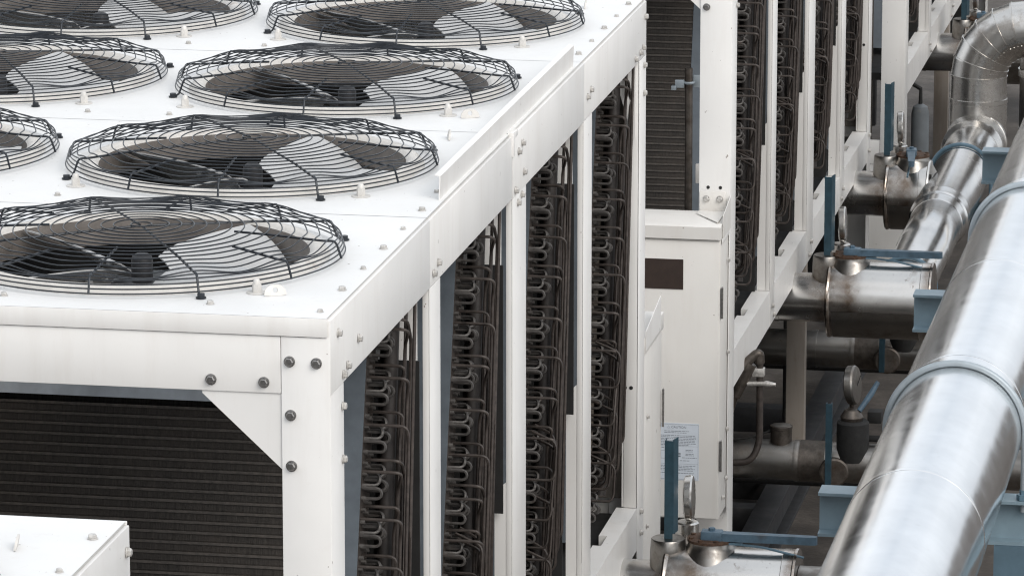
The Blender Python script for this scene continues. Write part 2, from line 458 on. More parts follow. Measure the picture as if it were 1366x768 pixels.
def make_tubes(seed):
    rnd = random.Random(seed); U = MB(); T = MB(); r = .0049; nper = 13
    for row in range(3):
        dy = .018 + .036 * row
        for k in range(nper):
            z0 = .62 + k * 4 * pit + (0, .5, .2)[row] * pit + rnd.uniform(-.003, .003)
            if z0 + .12 > 2.31: continue
            jj = lambda s=.002: rnd.uniform(-s, s)
            U.tube(arc_u(cy(z0 + pit) + dy, z0 + pit * 1.0, pit * .92, .060 + jj(.005), r), r, 6, cap=False)
            zz = z0 + pit * 2.1
            if row < 2: U.tube(arc_u(cy(zz) + dy, zz, pit * .8, .05 + jj(.004), r, .03), r, 6, cap=False)
            else: U.tube(arc_u(cy(zz) + dy, zz, pit * .9, .05 + jj(.004), r), r, 6, cap=False)
            # collars at the tube roots
            for q in (0, 1, 2, 3):
                zq = z0 + pit * q; U.tube([(XS, cy(zq) + dy, zq), (XS + .013, cy(zq) + dy, zq)], r * 1.35, 6, cap=False)
            if row == 2 : continue
            # circuit pipes: out, then down (upper part) or up (lower part)
            zl = z0 + pit * (3.25 if row == 0 else 3.55)
            y1 = cy(zl) + dy; reach = (.120 - .004 * (k % 3), .100)[row]
            xr = XS + reach + jj()
            if zl > 1.12:
                zb = .72 + .012 * k
                lean = (.085, .105)[row]
                y2 = y1 + .012 + .022 * (k % 3)
                xe = xr - .012 * ((k + row) % 3)
                p = [(XS, y1, zl), (xr, y1, zl), (xe, y2, zl - .06 - .012 * row), (xe - .004, y2 - lean * (zl - zb) * .5 + jj(.004), (zl + zb) / 2), (xe - .01, y2 - lean * (zl - zb), zb), (XS + .01, y2 - lean * (zl - zb), zb - .05)]
            else:
                zu = zl + .12 + .05 * (k % 3)
                yr = y1 + .03 + .03 * (k % 3)
                p = [(XS, y1, zl), (xr - .012, y1, zl), (xr - .004, y1 + .012, zl + .02), (xr - .002, yr, zu), (XS + .03, yr + .02, zu + .03)]
            T.tube(bend_path(p, .024), r * 1.04, 6, cap=False)
    T.cur = 1   # large suction headers behind the bends
    for dy, xh, rh in ((.16, XS + .045, .021), (.205, XS + .02, .016)):
        T.tube([(xh, cy(.7) + dy + .02, .7), (xh, cy(1.4) + dy, 1.4), (xh, cy(2.2) + dy - .05, 2.2)], rh, 10)
    return U.mesh('return_bends', [M['bend']], 60), T.mesh('circuit_pipes', [M['copper'], M['headerpipe']], 60)
tube_sets = [make_tubes(3), make_tubes(11), make_tubes(23), make_tubes(31)]
for k in range(4):
    co = obj('coil', fin_me, ch, (0, BAY * k, off))
    obj('casing', top_me, co); obj('casing_shaded', shaded_me, co); obj('end_plate', plate_me, co); obj('tube_sheet', sheet_me, co)
    u, t = tube_sets[k]
    obj('return_bends', u, co); obj('circuit_pipes', t, co)

# fans
sh = MB()
sh.lathe([(.505, .0005), (.500, .003), (.492, .015), (.482, .022), (.470, .024), (.457, .020), (.450, .010)], (0, 0, 0), n=72, cap=False)
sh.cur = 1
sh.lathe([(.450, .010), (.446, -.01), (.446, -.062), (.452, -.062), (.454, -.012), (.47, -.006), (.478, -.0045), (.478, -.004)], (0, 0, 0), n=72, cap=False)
for a_ in (20, 65, 112, 158): 
    q_ = R(a_); sh.lathe([(.008, 0), (.008, .003), (.001, .004)], (.446 * math.cos(q_), .446 * math.sin(q_), -.03), (-math.cos(q_), -math.sin(q_), 0), n=10)
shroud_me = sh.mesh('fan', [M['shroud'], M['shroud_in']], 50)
def guard():
    W = MB(); RB = .545; NS = 12; a_s = R(-60)
    def spoke_a(k): return a_s + k * 2 * PI / NS
    def prof(rr):      # height of the cage at radius
        return .060 + .024 * (1 - (rr / .52) ** 2)
    rings = []
    for h in (.013, .025, .036, .047): rings.append((RB - .010 * (h - .013) / .034, h))
    rings.append((RB - .018, .056))
    r_ = .510
    while r_ > .05:
        rings.append((r_, None)); r_ -= .0335
    rings.append((.028, None))
    for (rr, h) in rings:
        n = 144 if rr > .2 else 60; pts = []
        for j in range(n):
            a = 2 * PI * j / n
            s = math.cos((a - a_s) * NS / 2) ** 2          # 1 on a spoke
            z = h if h is not None else prof(rr)
            sag = 0
            if h is None and rr > .36: sag = (rr - .36) / .15 * .017
            elif h is not None and h > .05: sag = .009
            z2 = z - sag * .9 * (1 - s)
            pts.append((rr * math.cos(a), rr * math.sin(a), z2 + .0008))
        W.tube(pts, .0020, 6, closed=True)
    for k in range(NS):
        a = spoke_a(k); ca, sa = math.cos(a), math.sin(a)
        full = k % 3 == 0
        rin = .012 if full else (.33 if k % 3 == 1 else .25)
        pr = [(RB + .002, .012 if not full else -.0), (RB - .014, .059), (.50, prof(.50) - .004), (.36, prof(.36) - .004), (rin + .005, prof(rin) - .004)]
        if full: pr = [(RB + .028, .006), (RB + .006, .006)] + pr[1:]
        pts = bend_path([(q[0] * ca, q[0] * sa, q[1]) for q in pr], .012, 3)
        W.tube(pts, .0034, 6)
        if full:
            W.lathe([(.014, 0), (.014, .004), (.010, .004), (.010, .013), (0.001, .014)], ((RB + .024) * ca, (RB + .024) * sa, .001), n=8)
    return W.mesh('guard', [M['wire']], 60)
guard_me = guard()
def blade_mesh():
    mb = MB(); nr, nc = 8, 10; pitch0, pitch1 = R(40), R(30)
    g = []
    for i in range(nr + 1):
        t = i / nr; r = .085 + t * .35
        chord = .16 + .20 * t ** .7; pt = pitch0 + (pitch1 - pitch0) * t
        row = []
        for j in range(nc + 1):
            s = j / nc - .5
            arc = s * chord; camber = .022 * (1 - 4 * s * s)
            yy = arc * math.cos(pt) - camber * math.sin(pt) * .3; zz = arc * math.sin(pt) + camber
            ang = yy / r * (r / max(r, .2))
            row.append((r * math.cos(ang * .98), r * math.sin(ang * .98) if r > .2 else yy, zz))
        g.append(row)
    n = nc + 1; vs = [p for row in g for p in row]
    fs = [[i * n + j, i * n + j + 1, (i + 1) * n + j + 1, (i + 1) * n + j] for i in range(nr) for j in range(nc)]
    o = len(vs); vs2 = [(p[0], p[1], p[2] - .004) for p in vs]
    mb.add(vs + vs2, fs + [[o + q for q in reversed(f)] for f in fs] +
           [[i * n + c_, (i + 1) * n + c_, o + (i + 1) * n + c_, o + i * n + c_] for i in range(nr) for c_ in (0, nc)] +
           [[e * n + j, e * n + j + 1, o + e * n + j + 1, o + e * n + j] for e in (0, nr) for j in range(nc)])
    for q in range(3):      # blade arm with rivets
        mb.lathe([(.011, 0), (.011, .006), (.001, .008)], (.12 + .045 * q, .012, .022), n=10)
    return mb.mesh('blade', [M['blade']], 40)
blade_me = blade_mesh()
motor_me = MB().lathe([(.13, -.30), (.13, -.16), (.11, -.14), (.10, -.13), (.03, -.13)], (0, 0, 0), n=40).mesh('motor', [M['motor']])
hub_me = MB().lathe([(.10, -.115), (.10, -.085), (.045, -.075), (.029, -.07), (.029, -.012), (.026, -.002), (.018, .004), (.001, .007)], (0, 0, 0), n=32).mesh('hub', [M['motor']])
arm_me = MB().box(-.452, .452, -.02, .02, -.222, -.204, .002).box(-.02, .02, -.452, .452, -.242, -.224, .002).mesh('motor_arm', [M['dark']])
ph = 0
for k, fy in enumerate(FY):
    for fx in FX:
        f = obj('fan', shroud_me, ch, (fx, fy, TOP + off))
        obj('guard', guard_me, f, rot=(0, 0, R((0, 3, -2, 1)[k])))
        obj('motor', motor_me, f); obj('hub', hub_me, f); obj('motor_arm', arm_me, f, rot=(0, 0, R(20)))
        for q in range(4):
            obj('blade', blade_me, f, (0, 0, -.075), (0, 0, R(42 + 90 * q + (0, 16, -7, 9)[k] + (0, 23)[fx < -1])))

# bolts
hexb = MB().lathe([(.0145, 0), (.0145, .0025), (.0115, .003)], (0, 0, 0), n=16, cap=False)
hexb.lathe([(.0115, .0025), (.0115, .0105), (.009, .013), (.001, .013)], (0, 0, 0), n=6)
bolt_me = hexb.mesh('bolt', [M['bolt']], 30); bolt_d = bolt_me.copy(); bolt_d.materials.clear(); bolt_d.materials.append(M['boltdark'])
def bolt(loc, d, me=bolt_me, s=1):
    rot = {'x': (0, PI / 2, 0), '-y': (PI / 2, 0, 0), 'z': (0, 0, 0), 'y': (-PI / 2, 0, 0)}[d]
    o = obj('bolt', me, ch, (loc[0], loc[1], loc[2] + off), rot); o.scale = (s,) * 3; return o
for x, z in ((-.105, 2.285), (-.035, 2.283), (-.103, 2.145), (-.102, 2.012), (-.31, 2.23), (-.172, 2.228)): bolt((x, -.0005, z), '-y', bolt_d)
for x, z in ((-.09, .127), (-.03, .128)): bolt((x, -.0005, z), '-y', bolt_d)
hole_me = MB().lathe([(.007, 0), (.007, .001), (.0005, .0012)], (0, 0, 0), n=12).mesh('bolt_hole', [M['dark']])
for x in (-.09, -.04): obj('bolt_hole', hole_me, ch, (x, -.0004, 1.28 + off), (PI / 2, 0, 0))
for x in (-.046, -.024): obj('bolt_hole', hole_me, ch, (x, 5.0494, 1.02 + off), (PI / 2, 0, 0))
for y, z in ((.085, 2.345), (.33, 2.275), (.195, 2.235), (.145, 2.222), (.14, 2.14), (.14, 2.0),
             (1.40, 2.25), (1.335, 2.232), (2.72, 2.345), (2.655, 2.33), (2.745, 2.25), (2.60, 2.22), (2.715, 2.185), (2.65, 2.172),
             (4.0, 2.285), (3.935, 2.272), (5.17, 2.34), (5.12, 2.238), (5.06, 2.23), (4.95, 2.225), (5.15, 2.17), (5.15, 2.07),
             (1.35, .50), (1.41, .45), (2.72, .50), (2.66, .45), (3.98, .50), (3.92, .46), (5.12, .55), (5.12, .47)):
    xb = .003 if (y < 1.28 or 2.57 < y < 3.86) and z > 2.2 else .0015
    bolt((xb, y, z), 'x', s=.84)
for k in range(20):
    y = .07 + .262 * k
    if 1.5 < y < 3.8 and k % 2: continue
    bolt((-.05 if 1.5 < y < 3.8 else -.04, y, TOP + .0005), 'z', s=.82 if k % 2 else .62)
for x in (-.337, -.884, -1.43, -1.98): bolt((x, .11, TOP + .0005), 'z', s=.75)
for k in range(4):
    for x in (-1.10, -1.36): bolt((x, .12 + BAY * k, TOP + .0005), 'z', s=.7)
st = MB().lathe([(.027, 0), (.027, .0025), (.001, .0026)], (0, 0, 0), n=24, cap=False)
st.lathe([(.0125, .0025), (.0125, .0235), (.001, .0236)], (0, 0, 0), n=6).lathe([(.0095, .023), (.0095, .031), (.0065, .036), (.001, .038)], (0, 0, 0), n=12)
stud_me = st.mesh('anchor_stud', [M['lug']], 35)
for k in range(4):
    for x in (-.25, -1.085, -1.41, -2.3):
        obj('anchor_stud', stud_me, ch, (x, .26 + BAY * k, TOP + .0005 + off))
lg = MB(); pl = [(-.040, 0), (-.034, .026), (-.014, .036), (.014, .036), (.034, .026), (.040, 0)]
n = 16; hole = [(.009 * math.cos(2 * PI * j / n), .019 + .009 * math.sin(2 * PI * j / n)) for j in range(n)]
out_ = []
for j in range(n):
    a = 2 * PI * j / n; dx, dz = math.cos(a), math.sin(a)
    t = 1e9
    for (p, q) in zip(pl, pl[1:] + pl[:1]):
        ex, ez = q[0] - p[0], q[1] - p[1]; den = dx * ez - dz * ex
        if abs(den) < 1e-9: continue
        tt = ((p[0]) * ez - (p[1] - .019) * ex) / den; uu = ((p[0]) * dz - (p[1] - .019) * dx) / den
        if tt > 0 and -1e-6 <= uu <= 1 + 1e-6: t = min(t, tt)
    out_.append((dx * t, .019 + dz * t))
for yy in (-.0025, .0025):
    lg.add([(p[0], yy, p[1]) for p in hole] + [(p[0], yy, p[1]) for p in out_], [[j, (j + 1) % n, n + (j + 1) % n, n + j] for j in range(n)])
for ring in (hole, out_):
    lg.add([(p[0], -.0025, p[1]) for p in ring] + [(p[0], .0025, p[1]) for p in ring], [[j, (j + 1) % n, n + (j + 1) % n, n + j] for j in range(n)])
lug_me = lg.mesh('lifting_lug', [M['lug']], 30)
for x, y, a in ((-.205, .235, 25), (-.185, 2.45, -75), (-.185, 2.80, 25), (-.19, 4.95, -80), (-2.28, .235, 0), (-2.28, 4.9, 0)):
    o = obj('lifting_lug', lug_me, ch, (x + .01, y, TOP + off), (R(-12), 0, R(a))); o.scale = (.76, 1, .8)

# the other chillers of the row
chB = copy_tree(ch); chB.location = (0, 7.43, BZ)
chB['label'] = 'white chiller right behind the tall white cabinet that bears the caution notice'
chC = copy_tree(ch); chC.location = (0, 14.3, BZ)
chC['label'] = 'farthest white chiller at the top right, left of the segmented silver pipe elbow'
chZ = copy_tree(ch); chZ.location = (0, -7.19, BZ)
chZ['label'] = 'chiller showing only a white roof corner at the bottom left, before dark fins'

for f in chZ.children:
    for g in f.children:
        if g.name.startswith('guard'): g.rotation_euler.z += R(-42)

# ------------------------------------------------------------------ electrical cabinets
def hinge(par, x, y, z, h):
    obj('hinge', MB().box(x, x + .006, y, y + .022, z, z + h, .001).tube([(x + .005, y - .001, z), (x + .005, y - .001, z + h)], .0045, 8), par, mats=M['boltdark'])
cb = thing('electrical_cabinet', 'tall white electrical cabinet with a brown plate and a caution notice on its door', 'cabinet', (0, 7.17, -.03), 'electrical cabinets between chillers')
def Q(name, mb, mat, par=cb, o=(0, 7.17, -.03), sharp=32): 
    mb.v = [(v[0] - o[0], v[1] - o[1], v[2] - o[2]) for v in mb.v]; return obj(name, mb, par, mats=mat, sharp=sharp)
Q('body', MB().box(-1.15, -.002, 7.176, 7.425, -.03, 1.118, .003), M['cab'])
dr = Q('door', MB().box(-1.14, -.006, 7.17, 7.1755, -.025, 1.112, .0015), M['cab'])
Q('lid', MB().prism([(7.158, 1.122), (7.158, 1.172), (7.17, 1.178), (7.425, 1.183), (7.425, 1.122)], 'x', -1.16, .001), M['cab'])
Q('bracket', MB().prism([(-.125, 7.36), (-.02, 7.20), (-.016, 7.20), (-.016, 7.424), (-.125, 7.424)], 'z', 1.184, 1.187)
  .prism([(7.20, 1.12), (7.20, 1.21), (7.425, 1.252), (7.425, 1.12)], 'x', .0025, .005)
  .box(-.122, -.016, 7.419, 7.424, 1.187, 1.265, .001), M['cab'])
Q('side_strip', MB().box(.0012, .0045, 7.39, 7.424, -.06, 1.12, .0008).box(.0012, .004, 7.185, 7.388, 1.10, 1.12, .0008), M['white'])
for z in (.80, .17):
    hinge(cb, .0015, .006, z + .03, .125)
for y, z in ((7.36, 1.0), (7.37, .62), (7.37, .30), (7.35, .10), (7.27, .04)):
    o = obj('bolt', bolt_me, cb, (.003, y - 7.17, z + .03), (0, PI / 2, 0)); o.scale = (.7,) * 3
for x in (-.095, -.04):
    obj('bolt', bolt_me, cb, (x, 7.4185 - 7.17, 1.235 + .03), (PI / 2, 0, 0))
Q('name_plate', MB().box(-.36, -.15, 7.1675, 7.1695, .914, 1.036), M['plaque'])
# caution notice
lb = Q('caution_notice', MB().box(-.250, -.081, 7.1685, 7.1697, .130, .365), M['paper'])
ink = MB(); rnd = random.Random(5)
yk = 7.1682
def bar(x0, x1, z, h=.0022): ink.add([(x0, yk, z), (x1, yk, z), (x1, yk, z + h), (x0, yk, z + h)], [[0, 1, 2, 3]])
def words(x0, x1, z):
    x = x0
    while x < x1 - .003:
        w = min(rnd.uniform(.005, .014), x1 - x); bar(x, x + w, z); x += w + .0022
for z0 in range(2): words(-.222, -.122 - .01 * z0, .331 - .0065 * z0)
for k in range(7): words(-.236, -.094 - (.03 if k == 6 else 0), .313 - .0065 * k)
words(-.243, -.20, .262)
for k in range(2): words(-.135, -.105, .254 - .006 * k)
for k in range(2): words(-.135, -.100, .238 - .006 * k)
words(-.15, -.09, .222); words(-.158, -.12, .21)
for k in range(4): words(-.24, -.095 - .01 * (k % 2), .188 - .0065 * k)
words(-.24, -.10, .158)
words(-.115, -.09, .137)
# thin frame and little drawing
for (x0, x1, z, h) in ((-.247, -.084, .3595, .0009), (-.247, -.084, .1335, .0009), (-.247, -.084, .270, .0007), (-.247, -.084, .197, .0007)): bar(x0, x1, z, h)
bar(-.0849, -.084, .1335, .227); bar(-.247, -.2461, .1335, .227)
for (x0, x1, z, h) in ((-.236, -.19, .218, .0009), (-.236, -.19, .25, .0009), (-.236, -.2351, .218, .033), (-.19, -.1891, .218, .033), (-.165, -.155, .236, .006), (-.165, -.155, .226, .006)): bar(x0, x1, z, h)
# warning triangle
ink.tube([(-.210, yk, .344), (-.199, yk, .344), (-.2045, yk, .354)], .0007, 4, closed=True)
Q('printed_lines', ink, M['ink'], lb)
tc = bpy.data.curves.new('caution_text', 'FONT'); tc.body = 'CAUTION'; tc.size = .0135; tc.extrude = .0001
to = bpy.data.objects.new('caution_text', tc); C.objects.link(to)
bpy.context.view_layer.update()
dg = bpy.context.evaluated_depsgraph_get()
tme = bpy.data.meshes.new_from_object(to.evaluated_get(dg)); bpy.data.objects.remove(to)
tme.materials.clear(); tme.materials.append(M['ink'])
obj('caution_text', tme, lb, (-.194, yk - 7.17, .344 + .03), (PI / 2, 0, 0))

ca = thing('electrical_cabinet', 'narrow white cabinet side with a dark hinge, on the far end of the nearest chiller', 'cabinet', (0, 5.21, -.03), 'electrical cabinets between chillers')
oa = (0, 5.21, -.03)
Q('body', MB().box(-1.0, -.002, 5.21, 5.625, -.12, 1.10, .003), M['cab'], ca, oa)
Q('door', MB().box(-.99, -.006, 5.626, 5.632, -.11, 1.095, .0015), M['cab'], ca, oa)
Q('lid', MB().box(-1.01, .001, 5.208, 5.655, 1.103, 1.165, .002), M['cab'], ca, oa)
Q('bracket', MB().prism([(5.21, 1.12), (5.21, 1.19), (5.56, 1.245), (5.56, 1.12)], 'x', .002, .0045), M['white'], ca, oa)
for z in (.74, .12): hinge(ca, .0015, .405, z + .03, .14)
for y, z in ((5.28, .86), (5.28, .45)):
    o = obj('bolt', bolt_me, ca, (.0, y - 5.21, z + .03), (0, PI / 2, 0)); o.scale = (.6,) * 3

# conduits standing in front of the finned ends
def conduit(y, label):
    t = thing('standing_conduit', label, 'pipe', (-.24, y, GZ), 'conduits before the finned ends')
    obj('pipe', MB().tube([(0, 0, 0), (.004, 0, 1.2), (0, 0, 2.36)], .016, 12), t, mats=M['stain'])
    z = 1.62 - GZ
    k = MB().tube([(.0 + .019 * math.cos(a), .019 * math.sin(a), z) for a in [2 * PI * j / 16 for j in range(16)]], .006, 6, closed=True)
    k.box(-.055, -.018, -.02, .0, z - .02, z + .012, .002).box(-.07, -.05, -.025, .003, z - .03, z - .012, .002).box(.018, .1, .004, .016, z - .02, z + .03, .002)
    obj('clamp', k, t, mats=M['clamp'])
    obj('standoff', MB().box(.03, .1, .0, .02, z + .0 - .42, z - .34, .002), t, mats=M['lug'])
    return t
conduit(7.9, 'thin brown conduit with a pale blue clamp before ribbed fins behind the cabinet')
conduit(14.75, 'thin brown conduit with a blue clamp at the finned end of the farthest chiller')

# ------------------------------------------------------------------ pipes from the chillers
def branch(y, label, dx=0., endcap=True, L=.47, spin=0., lvl=.40):
    t = thing('branch_pipe', label, 'pipe', (.15, y, GZ), 'upper clad pipes leaving the chillers')
    z = .36 - GZ
    def B(name, mb, mat, par=t, sharp=32): return obj(name, mb, par, mats=mat, sharp=sharp)
    B('inlet_section', MB().lathe([(.110, -1.6), (.110, -.235), (.1125, -.235), (.1125, -.215), (.110, -.215), (.110, .0)], (0, 0, z), (1, 0, 0), 56), M['joint'])
    Rj = .171
    j = B('valve_jacket', MB().lathe([(.05, .0), (Rj - .012, .0), (Rj + .003, .004), (Rj + .005, .010), (Rj + .003, .018), (Rj, .022), (Rj, L - .05), (Rj + .002, L - .048), (Rj + .002, L - .012), (Rj + .005, L - .008), (Rj + .003, L), (Rj - .02, L + .002), (.05, L + .002)], (0, 0, z), (1, 0, 0), 64), M['joint'])
    # lapped joint of the jacket halves; brown lower half mixes dirt with painted ground reflection
    B('jacket_lap', MB().lathe([(Rj + .0005, .03), (Rj + .0025, .03), (Rj + .0025, L - .055), (Rj + .0005, L - .055)], (0, 0, z), (1, 0, 0), 24, a0=R(98), a1=R(262), cap=False), M['steeldirty'], j)
    if endcap:
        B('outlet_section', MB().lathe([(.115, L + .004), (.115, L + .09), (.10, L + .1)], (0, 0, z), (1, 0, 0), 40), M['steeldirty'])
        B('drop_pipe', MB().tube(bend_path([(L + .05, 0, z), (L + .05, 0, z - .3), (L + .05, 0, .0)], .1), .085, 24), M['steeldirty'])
    # saddle and neck
    xn = .10 + dx
    sd = MB(); prof = [(.118, Rj - .052), (.107, Rj - .032), (.096, Rj - .013), (.087, Rj + .002), (.081, Rj + .010), (.079, Rj + .026)]
    sd.lathe(prof, (xn, 0, z), (0, 0, 1), 40, cap=False)
    B('valve_neck', sd, M['steeldirty'])
    fl_ = B('neck_flange', MB().lathe([(.076, Rj + .022), (.083, Rj + .024), (.083, Rj + .033), (.060, Rj + .036), (.035, Rj + .040), (.001, Rj + .042)], (xn, 0, z), (0, 0, 1), 32), M['rust'])
    fb = MB()
    for q in range(8):
        a_ = 2 * PI * (q + .5) / 8
        fb.lathe([(.0085, 0), (.0085, .008), (.001, .009)], (xn + .071 * math.cos(a_), .071 * math.sin(a_), z + Rj + .032), (0, 0, 1), 6)
    B('flange_bolts', fb, M['rust'], fl_)
    rv_ = MB()
    for q in range(7):
        for ang in (171,):
            a_ = R(ang); p0_ = Vector((.045 + q * .058, -math.cos(a_) * Rj, z + math.sin(a_) * Rj))
            if p0_.x < L - .03: rv_.lathe([(.006, 0), (.005, .004), (.001, .005)], p0_, (0, -math.cos(a_), math.sin(a_)), 8)
    B('rivets', rv_, M['bolt'], j)
    # blue lever
    zl = z + Rj + .034
    xl = xn - .02
    lv = MB()
    poly = [(0, -.022), (lvl, -.017)] + [(lvl + .015 * math.sin(R(a)), -.002 - .015 * math.cos(R(a))) for a in (45, 90, 135)] + [(lvl, .013), (0, .020)]
    lv.prism(poly, 'z', 0, .028)
    lv.box(-.025, .05, -.026, .025, -.010, .033, .004)
    lv.lathe([(.012, .033), (.012, .043), (.001, .044)], (.012, 0, 0), (0, 0, 1), 6).lathe([(.006, .028), (.006, .0285)], (lvl - .005, -.002, 0), (0, 0, 1), 12)
    pos = (xn - .005, -.025, zl)
    obj('valve_lever', lv, t, pos, (0, 0, spin), M['blue'])
    rd = MB().tube([(.08, -.01, -.008), (.2, -.01, -.018), (.34, -.02, -.045)], .005, 6).box(.06, .12, -.02, .01, -.012, -.004)
    obj('locking_rod', rd, t, pos, (0, 0, spin), M['clampd'])
    # stem boss and upright channel handle on the inlet section
    xb = -.008 + dx * .3
    B('stem_boss', MB().lathe([(.066, .05), (.064, .16), (.061, .195), (.058, .199), (.03, .201), (.001, .201)], (xb, -.01, z), (0, 0, 1), 28), M['steeldirty'])
    hd = MB(); w = .020; zz0, zz1 = z + .20, z + .555
    xh = xb + .008
    hd.prism([(xh - w, -.028), (xh + w * .5, -.030), (xh + w * .5, -.026), (xh - w + .004, -.024), (xh - w + .002, .012), (xh - w, .012)], 'z', zz0, zz1)
    hd.prism([(xh + w * .5, -.0305), (xh + w * .5 + .004, -.030), (xh + w * 1.15, .012), (xh + w * 1.15 - .004, .012)], 'z', zz0 + .02, zz1 + .006)
    h_ = B('channel_handle', hd, M['teal'])
    B('handle_inner', MB().prism([(xh + w * .5 - .001, -.024), (xh + w * .5 + .001, -.024), (xh + w * 1.1 - .005, .011), (xh + w * 1.1 - .007, .011)], 'z', zz0 + .03, zz1 - .03), M['chan'], h_)
    # second stub with a dial seen nearly edge-on
    xs = xb + .052
    B('gauge_stub', MB().lathe([(.044, .05), (.042, .22), (.036, .225), (.001, .227)], (xs - .005, .13, z), (0, 0, 1), 24), M['steel'])
    g = B('gauge', MB().lathe([(.02, -.016), (.072, -.015), (.080, -.010), (.082, .010), (.078, .016), (.072, .017)], (xs, .13, z + .31), (1, .05, .03), 40), M['steel'])
    B('dial', MB().lathe([(.074, .0155), (.001, .0157)], (xs, .13, z + .31), (1, .05, .03), 32, cap=False), M['dial'], g)
    return t
branch(4.75, 'wide silver valve jacket with blue lever at the bottom edge, left of the thick pipe', .06, lvl=.37)
branch(9.6, 'bright silver pipe with wide valve jacket and long blue lever, right of the second chiller', 0., False)
branch(12.0, 'stained silver pipe with short jacket joining the side of the header pipe', .03, False, .22, R(-84), .30)
branch(16.2, 'dull steel pipe and valve jacket at the top edge, left of the segmented elbow', .0)

def lower_branch(y, label, boss=True):
    t = thing('return_pipe', label, 'pipe', (.1, y, GZ), 'lower stained pipes near the floor')
    z = -.085 - GZ; r = .085
    def B(name, mb, mat, par=t): return obj(name, mb, par, mats=mat)
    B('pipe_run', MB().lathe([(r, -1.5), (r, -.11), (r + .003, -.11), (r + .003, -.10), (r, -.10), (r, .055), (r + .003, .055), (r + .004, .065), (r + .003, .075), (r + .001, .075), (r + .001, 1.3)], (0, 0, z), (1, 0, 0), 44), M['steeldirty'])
    B('cladding_band', MB().lathe([(r + .0015, .08), (r + .004, .08), (r + .004, .19), (r + .0015, .19)], (0, 0, z), (1, 0, 0), 44, cap=False), M['stain'])
    B('elbow_boss', MB().lathe([(.062, .02), (.062, .11), (.055, .115), (.02, .115)], (.215, 0, z - .02), (.2, -1, 0), 28), M['stain'])
    if boss:
        B('top_boss', MB().lathe([(.046, .06), (.046, .135), (.048, .138), (.048, .15), (.044, .152), (.001, .150)], (-.004, 0, z), (0, 0, 1), 32), M['stain'])
        B('boss_lens', MB().lathe([(.040, .1525), (.001, .154)], (-.004, 0, z), (0, 0, 1), 24, cap=False), M['steeldirty'])
        B('capillary', MB().tube(bend_path([(-.05, -.02, z + .13), (-.12, -.03, z + .10), (-.35, -.04, z + .06)], .05), .005, 6), M['dark'])
    B('channel_handle', MB().prism([(.200, -.13), (.226, -.132), (.226, -.128), (.204, -.126), (.204, -.10), (.2, -.10)], 'z', z - .07, z + .285).prism([(.222, -.128), (.226, -.128), (.226, -.10), (.222, -.10)], 'z', z - .06, z + .285), M['teal'])
    B('actuator', MB().lathe([(.064, .02), (.067, .03), (.069, .10), (.069, .185), (.06, .195), (.001, .197)], (.305, -.03, z), (0, 0, 1), 32), M['insul'])
    B('yoke', MB().lathe([(.045, .19), (.05, .21), (.03, .24), (.001, .245)], (.30, -.03, z), (0, 0, 1), 16), M['stain'])
    B('rod_lever', MB().tube([(.33, -.03, z + .235), (.375, .02, z + .30), (.40, .05, z + .345)], [.011, .013, .010], 10), M['blue'])
    g = B('gauge', MB().lathe([(.02, -.02), (.076, -.02), (.083, -.015), (.084, .012), (.079, .020), (.073, .021)], (.29, .06, z + .325), (1, -.14, .1), 40), M['steeldirty'])
    B('dial', MB().lathe([(.075, .0195), (.001, .0197)], (.29, .06, z + .325), (1, -.14, .1), 32, cap=False), M['dial'], g)
    o_ = Vector((.29, .06, z + .325)) + Vector((1, -.14, .1)).normalized() * .021
    B('needle', MB().tube([o_ + Vector((-.005, -.01, -.02)), o_ + Vector((.012, .03, .035))], .002, 5), M['dark'], g)
    B('gauge_stem', MB().tube([(.29, .06, z + .05), (.29, .06, z + .25)], .010, 8), M['stain'])
    B('side_valve', MB().box(.36, .42, .02, .09, z + .17, z + .22, .004).tube([(.36, 0, z + .11), (.46, 0, z + .11)], .014, 10), M['dark'])
    return t
lower_branch(8.4, 'low brown pipe above the floor with a black round actuator, dial gauge and teal handle')
lower_branch(10.5, 'low dim steel pipe in the shade behind the dial gauge, under the long lever', False)

# header with elbow
hz = .35; hx = .462
hd = thing('header_pipe', 'polished silver header pipe that turns up into a segmented elbow at the top right', 'pipe', (hx, 9.7, GZ))
def Hh(name, mb, mat, par=hd): 
    mb.v = [(v[0] - hx, v[1] - 9.7, v[2] - GZ) for v in mb.v]; return obj(name, mb, par, mats=mat)
r1, r2 = .123, .140
Hh('narrow_run', MB().lathe([(r1, 0), (r1, .95), (r1 + .003, .955), (r1 + .003, 1.7), (r1, 1.705)], (hx, 9.70, hz), (0, 1, 0), 56), M['steelpol'])
Hh('reducer', MB().lathe([(r1 + .001, 0), (r1 + .006, .006), (r2 - .004, .12), (r2 + .004, .13), (r2 + .004, .14), (r2, .146), (r2 + .003, .25), (r2 + .004, .26), (r2 + .001, .27)], (hx, 11.33, hz), (0, 1, 0), 56), M['steelpol'])
Hh('wide_run', MB().lathe([(r2, 0), (r2, 1.05), (r2 + .002, 1.055), (r2 + .002, 1.62)], (hx, 11.58, hz), (0, 1, 0), 56), M['steelpol'])
